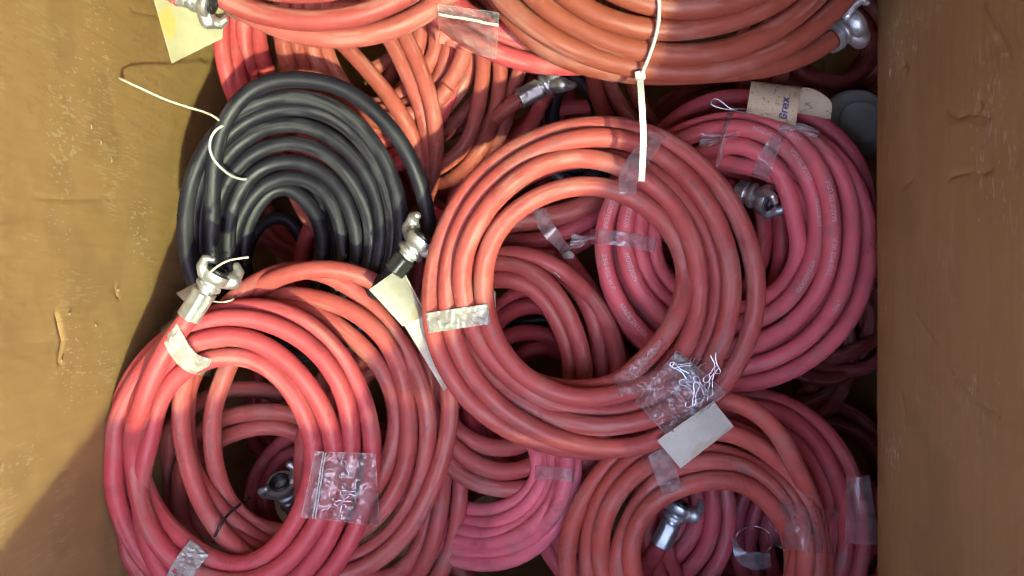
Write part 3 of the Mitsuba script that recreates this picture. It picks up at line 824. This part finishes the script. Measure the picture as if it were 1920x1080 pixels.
tape(E_, [(1440, 985), (1500, 990), (1570, 1000)], [80, 84, 84], 'film', seed=10)
tape(L_, [(1000, 886), (1035, 887), (1080, 893)], 24, seed=11)


def bow(h, pts, r0, seed):
    """A bunched-up twist of clear film: a crumpled flat ribbon."""
    P = spline(at(*np.array(pts, float).T), .003)
    t, n, b = frames(P)
    rnd = np.random.default_rng(seed)
    k = np.linspace(0, 1, len(P))
    w = np.interp(k, np.linspace(0, 1, len(r0)), r0)
    v = np.linspace(-1, 1, 9)
    ph = rnd.uniform(0, 6, 9)
    G = P[:, None] + b[:, None] * (v[None, :, None] * w[:, None, None]) + n[:, None] * (.0028 * np.sin(v[None, :] * 7 + ph[None, :] * .3 + k[:, None] * 5))[..., None]
    m, _ = sheet_mesh(G, two=False)
    obj('tape_end', m, 'tape_film', h.thing, smooth=True)


bow(D_, [(1312, 262, 1.235), (1335, 262, 1.232), (1352, 258, 1.232), (1382, 252, 1.235)], [.011, .009, .003, .006], 1)
bow(D_, [(1070, 452, 1.25), (1088, 452, 1.248), (1105, 446, 1.248), (1118, 444, 1.25)], [.012, .010, .003, .004], 2)
bow(D_, [(1462, 238, 1.235), (1490, 238, 1.23), (1535, 252, 1.225)], [.004, .006, .007], 3)


def tie(h, pts, r, mat, name='tie', lift=.002, tail=()):
    """A cord or tie laid over the hoses along these pixels."""
    P = np.array(pts, float)
    s = np.r_[0, np.cumsum(np.linalg.norm(np.diff(P, axis=0), axis=1))]
    u = np.linspace(0, s[-1], 40)
    X, Y = CubicSpline(s, P)(u).T
    D = gaussian_filter1d(taut(u, top_depth(X, Y)), 1.5, mode='nearest') - lift - r * .5
    W = at(X, Y, D)
    return obj(name, tube_mesh(spline(W, .002), r, 10), mat, h.thing, smooth=True)


tie(BK, [(418, 236), (396, 258), (394, 282), (415, 315), (440, 332), (462, 336)], .0022, 'white_nylon', 'cord_tie')
tie(G_, [(398, 1020), (408, 995), (425, 968), (452, 945), (468, 934)], .0023, 'black_nylon', 'cable_tie', lift=.007)
tie(F_, [(404, 500), (384, 535), (388, 556), (410, 566), (438, 560)], .0016, 'cord', 'cord_tie', lift=.03)
obj('cord_tie', cord_mesh(at(np.array([392, 410, 430, 452, 466]), np.array([512, 498, 488, 484, 482]), np.array([1.085, 1.075, 1.07, 1.07, 1.075])), .0016), 'cord', F_.thing, smooth=True)
tie(N_, [(1040, 510), (1050, 520)], .001, 'white_nylon')
# white cable tie hanging from the top right coil
o_ = thing('cable_tie', 'white nylon cable tie hanging from the top right coil over the middle coil', 'cable tie')
X_ = np.array([1232, 1236, 1234, 1226, 1212, 1201])
Y_ = np.array([-30, 10, 45, 80, 118, 142])
k_ = np.linspace(0, 5, 40)
X_, Y_ = CubicSpline(np.arange(6), X_)(k_), CubicSpline(np.arange(6), Y_)(k_)
D_s = gaussian_filter1d(taut(k_, top_depth(X_, Y_)), 1.5, mode='nearest') - .004
obj('strap', tube_mesh(at(X_, Y_, D_s), .0026, 8), 'white_nylon', o_, smooth=True)
W = at(np.array([1200, 1203, 1206, 1205, 1203]), np.array([142, 190, 250, 300, 340]), np.array([D_s[-1], 1.045, 1.06, 1.07, 1.075]))
P = spline(W, .003)
t_, n_, b_ = frames(P)
v_ = np.array([[-1, -1], [1, -1], [1, 1], [-1, 1]]) * np.array([.0042, .0009])
G = P[:, None] + b_[:, None] * v_[None, :, 0:1] + n_[:, None] * v_[None, :, 1:2]
k = len(P)
i, j = np.meshgrid(np.arange(k - 1), np.arange(4), indexing='ij')
q = np.stack([i * 4 + j, i * 4 + (j + 1) % 4, (i + 1) * 4 + (j + 1) % 4, (i + 1) * 4 + j], -1).reshape(-1, 4)
q = np.vstack([q, [[3, 2, 1, 0]], [[(k - 1) * 4, (k - 1) * 4 + 1, (k - 1) * 4 + 2, (k - 1) * 4 + 3]]])
obj('tail', (G.reshape(-1, 3), q), 'white_nylon', o_, smooth=False)
hd = tm(hull((-.005, -.004, 0, .002), (.005, -.004, 0, .002), (.005, .004, .004, .002), (-.005, .004, .004, .002)))
obj('head', pose(hd, at(1200, 142, D_s[-1]), [0, 0, 1.0], [1, .2, 0]), 'white_nylon', o_, smooth=30)
o_ = thing('cable_tie', 'pale cable tie end on the shaded side of the top right coil', 'cable tie')
one(o_, cord_mesh(at(np.array([1417, 1424, 1434]), np.array([78, 95, 113]), np.array([1.065, 1.07, 1.075])), .0028), 'white_nylon', smooth=True)
# stiff cord from the black coil to the wall
o_ = thing('cord', 'thin cream cord sticking out from the black coil to the left wall', 'cord')
dw = lambda px: XL * FPX / (px - 960)
one(o_, cord_mesh(at(np.array([420, 410, 395, 360, 320, 280, 248, 230]), np.array([240, 225, 215, 203, 190, 173, 158, 148]),
                     np.array([1.27, 1.255, 1.24, 1.21, 1.20, 1.19, 1.185, dw(230) * .985])), .0019), 'cord', smooth=True)

# ------------------------------------------------------------------ paper tags
def tag_grid(corners, depths, nu=16, nv=16, bend=0.0, axis=0, seed=0):
    c, dd = np.asarray(corners, float), np.asarray(depths, float)
    u, v = np.meshgrid(np.linspace(0, 1, nu), np.linspace(0, 1, nv), indexing='ij')
    bl = lambda a: (1 - u) * (1 - v) * a[0] + u * (1 - v) * a[1] + u * v * a[2] + (1 - u) * v * a[3]
    w = u if axis == 0 else v
    D = bl(dd) - bend * np.sin(w * math.pi) - .0025 * (meshkit.fbm(np.stack([u * 3, v * 3, u * 0 + seed], -1), 3, seed) - .5)
    return at(bl(c[:, 0]), bl(c[:, 1]), D)


def paper_tag(label, G, mat, thick=.0006):
    m, uv = sheet_mesh(G, thick)
    k = thing('paper_tag', label, 'tag')
    obj('paper', m, mat, k, smooth=30) if False else None
    scene[k] = mikit.ply(m, mat, smooth=True, uv=uv)
    return k


paper_tag('yellowed water stained paper tag hanging under the couplings at the top left', tag_grid([(285, -12), (422, -20), (417, 72), (322, 119)], [1.04, 1.05, 1.09, 1.10], bend=.01), 'paper_yellow')
G1 = tag_grid([(692, 543), (753, 500), (799, 590), (755, 612)], [1.20, 1.245, 1.20, 1.185], bend=.010, seed=2)
G2 = tag_grid([(755, 612), (799, 590), (853, 712), (831, 735)], [1.185, 1.20, 1.215, 1.195], bend=.004, seed=3)
paper_tag('long creased paper tag hanging from the coupling of the black hose', np.vstack([G1, G2[1:]]), 'paper')
paper_tag('clean white paper tag sticking out under the bag on the middle coil', tag_grid([(1232, 826), (1338, 752), (1376, 800), (1276, 878)], [1.135, 1.14, 1.15, 1.145], bend=.012, axis=0, seed=4), 'paper')
paper_tag('small curled paper tag behind the coupling at the lower left', tag_grid([(330, 550), (372, 528), (392, 545), (350, 570)], [1.19, 1.20, 1.17, 1.165], bend=.012, axis=1, seed=5), 'paper')
paper_tag('small blank paper slip between the strands inside the middle ring', tag_grid([(915, 546), (930, 546), (929, 606), (913, 604)], [1.34, 1.34, 1.33, 1.33], seed=6), 'paper')
# the printed tag, rolled into half a cone
u, v = np.meshgrid(np.linspace(0, 1, 60), np.linspace(0, 1, 30), indexing='ij')
phi = np.radians(188 - 300 * u)
k_ = np.clip((math.radians(35) - phi) / math.radians(110), 0, 1)
len_ = 93 + 62 * k_ * k_ * (3 - 2 * k_)
rad_ = 29 + 7 * v
X = 1404 + v * len_ + 5 * np.cos(phi)
Y = 181 + .19 * v * len_ - rad_ * np.cos(phi)
Dd = 1.225 - rad_ * 1.22 / FPX * np.sin(phi) * 1.1
GT = at(X, Y, Dd)
KT = paper_tag('rolled kraft paper tag with blue print above the lettered coil', GT, 'paper_kraft')
PT = KT


def on_sheet(G, text, u0, v0, height, mat, parent, name='print'):
    """Lettering laid on the sheet: text runs along u (or v)."""
    m = meshkit.text_mesh(text, height, .0001, bold=True).subdivide_to_size(.004)
    p = np.asarray(m.vertices)
    nu, nv = G.shape[:2]
    Lu = np.linalg.norm(np.diff(G, axis=0), axis=2).sum(0).mean()
    Lv = np.linalg.norm(np.diff(G, axis=1), axis=2).sum(1).mean()
    x, y = p[:, 0], p[:, 1]
    uu, vv = u0 + x / Lu, v0 - y / Lv
    uu, vv = np.clip(uu, 0, .999) * (nu - 1), np.clip(vv, 0, .999) * (nv - 1)
    i, j = uu.astype(int), vv.astype(int)
    a, b = (uu - i)[:, None], (vv - j)[:, None]
    g = lambda A: A[i, j] * (1 - a) * (1 - b) + A[i + 1, j] * a * (1 - b) + A[i + 1, j + 1] * a * b + A[i, j + 1] * (1 - a) * b
    n = unit(np.cross(np.gradient(G, axis=0), np.gradient(G, axis=1)))
    if n[int(u0 * nu), nv // 2, 2] < 0:
        n = -n
    m.vertices = g(G) + unit(g(n)) * (.0005 + p[:, 2:3])
    obj(name, m, mat, parent, smooth=False)


on_sheet(GT, 'Grex', .135, .80, .0135, 'ink_blue', KT)

# ------------------------------------------------------------------ zip bags with their wire clips
def bag(label, corners, seed, strip=None, crumple=1.0, lift=.004, puff=.004, nu=56, nv=56):
    k = thing('zip_bag', label, 'plastic bag')
    G = fit_quad(corners, nu, nv, lift, wrinkle=.0035 * crumple, seed=seed)
    u, v = np.meshgrid(np.linspace(0, 1, nu), np.linspace(0, 1, nv), indexing='ij')
    G2 = G.copy()
    G2[..., 2] += puff * np.abs(np.sin(u * math.pi)) ** .6 * np.abs(np.sin(v * math.pi)) ** .6 + .0010 + .0026 * crumple * crease(np.stack([u * 5, v * 5, u * 0 + seed * 2], -1), seed + 3) + .002 * meshkit.fbm(np.stack([u * 7, v * 7, u * 0 + seed], -1), 3, seed)
    obj('back_sheet', sheet_mesh(G, two=False)[0], 'film', k, smooth=True)
    obj('front_sheet', sheet_mesh(G2, two=False)[0], 'film', k, smooth=True)
    if strip is not None:
        a, b = strip
        for e in (0, .035):
            L = np.array([G2[int(round((a + e) * (nu - 1))), j] if True else 0 for j in range(nv)])
            Lf = [G2[0] * 0]
            uu = (a + e) * (nu - 1)
            i = int(uu)
            L = G2[i] * (1 - uu + i) + G2[i + 1] * (uu - i)
            L[:, 2] += .0012
            obj('zip_strip', tube_mesh(L, .0011, 6), 'white_nylon', k, smooth=True)
    # welded edges
    rim = np.vstack([G2[:, 0], G2[-1, 1:], G2[-2::-1, -1], G2[0, -2:0:-1], G2[:1, 0]])
    obj('welded_edge', tube_mesh(spline(rim[::2], .004), .0006, 6), 'tape_film', k, smooth=True)
    return k, G, G2


_, _, _ = bag('clear zip bag with a white zip strip at the top middle edge', [(822, 10), (936, 26), (930, 112), (824, 82)][0:1] + [(824, 82), (930, 112), (936, 26)], 1, (.26, 0))
KB, GB, GB2 = bag('clear zip bag holding loose wire clips on the rose red coil', [(592, 846), (704, 850), (712, 984), (566, 968)], 2, (.15, 0))
KC, GC, GC2 = bag('crumpled clear bag spilling wire clips on the middle coil', [(1192, 752), (1268, 656), (1360, 736), (1256, 822)], 3, None, crumple=1.9)
# the metallised label corner of the crumpled bag
fm, fuv = sheet_mesh(fit_quad([(1264, 660), (1298, 686), (1290, 706), (1262, 692)], 10, 10, .0125, wrinkle=.004, seed=9), .0004)
obj('folded_corner', fm, 'milky_tape', KC, smooth=True)


def clip_path(L, w, bent, rnd):
    """A hairpin safety clip: loop, two legs, a bump in one of them and a splayed end."""
    a = np.linspace(-math.pi * .5, math.pi * .5, 7)
    left = [(-L, -w * .5 - .5 * w * bent, 0), (-L * .75, -w * .7, 0), (-L * .5, -w * .35, 0), (-L * .25, -w * .8, 0)]
    loop = [(w * .9 * math.cos(q), w * math.sin(q), .001) for q in a]
    right = [(-L * .3, w * .6, .0015), (-L * .7, w * .5, .0015), (-L * 1.05, w * (.5 + bent), .0015)]
    return np.array(left + loop + right)


def clips(n, label, group, cx, cy, sx, sy, d_off, rnd, L=(.018, .028)):
    for i in range(n):
        px, py = cx + rnd.normal() * sx, cy + rnd.normal() * sy
        a = rnd.uniform(0, 2 * math.pi)
        P = clip_path(rnd.uniform(*L), rnd.uniform(.0026, .0042), rnd.uniform(-.3, 1.2), rnd)
        c, s = math.cos(a), math.sin(a)
        tilt = rnd.uniform(-.18, .18)
        Q = np.stack([P[:, 0] * c - P[:, 1] * s, P[:, 0] * s + P[:, 1] * c, P[:, 2] + P[:, 0] * tilt], 1)
        Q[:, :2] -= Q[:, :2].mean(0)
        o = at(px, py, top_depth(np.array([px]), np.array([py]))[0] - d_off - rnd.uniform(0, .006))
        k = thing('wire_clip', label, 'wire clip', group=group)
        one(k, tube_mesh(spline(Q + o, .0012), .0009, 7), 'wire', smooth=True)


rnd = np.random.default_rng(5)
clips(18, 'bent wire safety clip in the crumpled bag on the middle coil', 'wire clips on the middle coil', 1294, 714, 26, 22, .020, rnd, (.020, .032))
clips(6, 'wire safety clip inside the zip bag on the rose red coil', 'wire clips in the lower left bag', 648, 902, 6, 20, .009, rnd, (.016, .022))

# clear strips
def strip_thing(label, pts, w, mat='tape_film', seed=0):
    P = spline(at(*np.array(pts, float).T), .003)
    t, n, b = frames(P)
    k = np.linspace(0, 1, len(P))
    ww = np.interp(k, np.linspace(0, 1, len(w)), w)
    v = np.linspace(-1, 1, 7)
    G = P[:, None] + b[:, None] * (v[None, :, None] * ww[:, None, None])
    G[..., 2] += .0016 * meshkit.fbm(G * 90, 2, seed)
    o = thing('clear_strip', label, 'plastic strip')
    one(o, sheet_mesh(G, two=False)[0], mat, smooth=True)


strip_thing('clear plastic strip hanging across the lit hose inside the middle ring', [(1012, 392, 1.325), (1020, 418, 1.322), (1034, 438, 1.322), (1050, 458, 1.335), (1066, 474, 1.35)], [.011, .012, .012, .009, .010], seed=1)
strip_thing('cut end of white plastic at the foot of the clear strip in the middle ring', [(1056, 482, 1.34), (1066, 478, 1.337), (1076, 482, 1.34)], [.004, .007, .003], 'milky_tape', seed=2)
strip_thing('clear tape end standing out beside the right wall at the bottom', [(1585, 955, 1.25), (1610, 958, 1.24), (1640, 956, 1.235)], [.05, .052, .054], 'film', seed=3)
strip_thing('folded clear film loop deep in the lower right ring', [(1376, 1010, 1.36), (1390, 1042, 1.35), (1415, 1052, 1.35), (1445, 1050, 1.355)], [.003, .010, .016, .012], 'tape_film', seed=4)
o_ = thing('plastic_ring', 'thin ring of clear film rim deep in the lower right ring', 'plastic film')
a_ = np.linspace(0, 2 * math.pi, 40)
one(o_, tube_mesh(at(1413 + 35 * np.cos(a_), 1015 + 28 * np.sin(a_), 1.37 + .006 * np.sin(3 * a_)), .0010, 6), 'wire', smooth=True)
# crumpled wire and clear film behind the lettered coil
o_ = thing('twisted_wire', 'twisted wire ends in crumpled film above the lettered coil', 'wire')
one(o_, cord_mesh(at(np.array([1406, 1370, 1345, 1333, 1338, 1352, 1372, 1392, 1410]), np.array([214, 206, 201, 192, 186, 190, 204, 204, 212]), np.array([1.24, 1.235, 1.235, 1.235, 1.235, 1.235, 1.235, 1.235, 1.24])), .0010, .002, 6), 'wire', smooth=True)
o_ = thing('plastic_hook', 'grey curled plastic end at the left inside the middle ring', 'plastic piece')
one(o_, cord_mesh(at(np.array([925, 940, 955, 966, 970, 966]), np.array([488, 492, 493, 488, 480, 474]), np.array([1.33, 1.33, 1.33, 1.33, 1.33, 1.33])), .0062, .002, 12), 'pale_plastic', smooth=True)
# pale drum behind the lettered coil
o_ = thing('plastic_drum', 'pale plastic drum in the shade behind the lettered coil at the right', 'drum')
dr_ = lathe([(0, 0), (.085, 0), (.092, .006), (.095, .02), (.095, .16), (.090, .175), (.080, .182), (.0, .184)], 64)
obj('body', pose(dr_.copy().apply_scale(.72), at(1556, 262, 1.62), [0.02, 0.05, 1.0], [1, 0, 0]), 'pale_plastic', o_, smooth=40)
obj('lid', pose(lathe([(0, .184), (.05, .1845), (.055, .187), (.055, .194), (.05, .197), (0, .197)], 48).apply_scale(.72), at(1556, 262, 1.62), [0.02, 0.05, 1.0], [1, 0, 0]), 'pale_plastic', o_, smooth=40)

# torn flakes of the board surface
def flake(wall, P, size, seed, parent, lift=.004):
    rnd = np.random.default_rng(seed)
    n = 8
    a = np.sort(rnd.uniform(0, 2 * math.pi, n))
    r = size * rnd.uniform(.4, 1, n)
    y, z = (left_yz if wall == 'l' else right_yz)(*P)
    s = 1 if wall == 'l' else -1
    x0 = XL + .0045 if wall == 'l' else float(right_x(np.array(CAM_H - z))) - .0095
    V = [[x0 + s * lift, y, z]] + [[x0 + s * (lift * (1 + math.sin(q)) * .9), y + rr * math.cos(q) * (.6 if wall == 'l' else 1), z + rr * math.sin(q) * (1.3 if wall == 'l' else 1)] for q, rr in zip(a, r)]
    V = np.array(V)
    V2 = V - np.array([s * .0012, 0, 0])
    N = n + 1
    F = []
    for i in range(n):
        j = (i + 1) % n
        F += [[0, 1 + i, 1 + j], [N, N + 1 + j, N + 1 + i], [1 + i, N + 1 + i, N + 1 + j], [1 + i, N + 1 + j, 1 + j]]
    obj('torn_flake', (np.vstack([V, V2]), np.array(F)), 'torn_paper', parent, smooth=False)


for P, s_, sd in (((1687, 136), .009, 1), ((105, 676), .007, 2), ((162, 238), .007, 3), ((180, 268), .006, 4), ((200, 300), .006, 5), ((170, 610), .004, 6), ((212, 545), .004, 7), ((330, 355), .004, 8), ((120, 588), .006, 9)):
    flake('r' if P[0] > 900 else 'l', P, s_, sd, RW if P[0] > 900 else LW)

# ------------------------------------------------------------------ print on the hoses
for txt, px, py, fl in (('USA', 1450, 572, False), ('GOODYEAR', 1500, 518, False), ('HORIZON', 1532, 400, False), ('3/4" (19.0mm)', 1500, 570, False), ('250 PSI W.P.', 1558, 478, False), ('MADE IN USA', 1560, 375, False),
                        ('HORIZON', 1492, 640, False), ('3/4"', 1555, 570, False), ('GOODYEAR', 1430, 702, False), ('HORIZON', 1430, 252, False), ('MADE IN USA', 1490, 310, False), ('HORIZON', 1470, 260, False),
                        ('GOODYEAR', 1137, 400, False), ('250 PSI W.P.', 1150, 510, False), ('MADE IN USA', 1195, 590, False), ('HORIZON', 1180, 500, False), ('3/4" I.D.', 1230, 570, False), ('HORIZON', 1170, 400, False)):
    letters(D_, txt, px, py, .0072, fl)
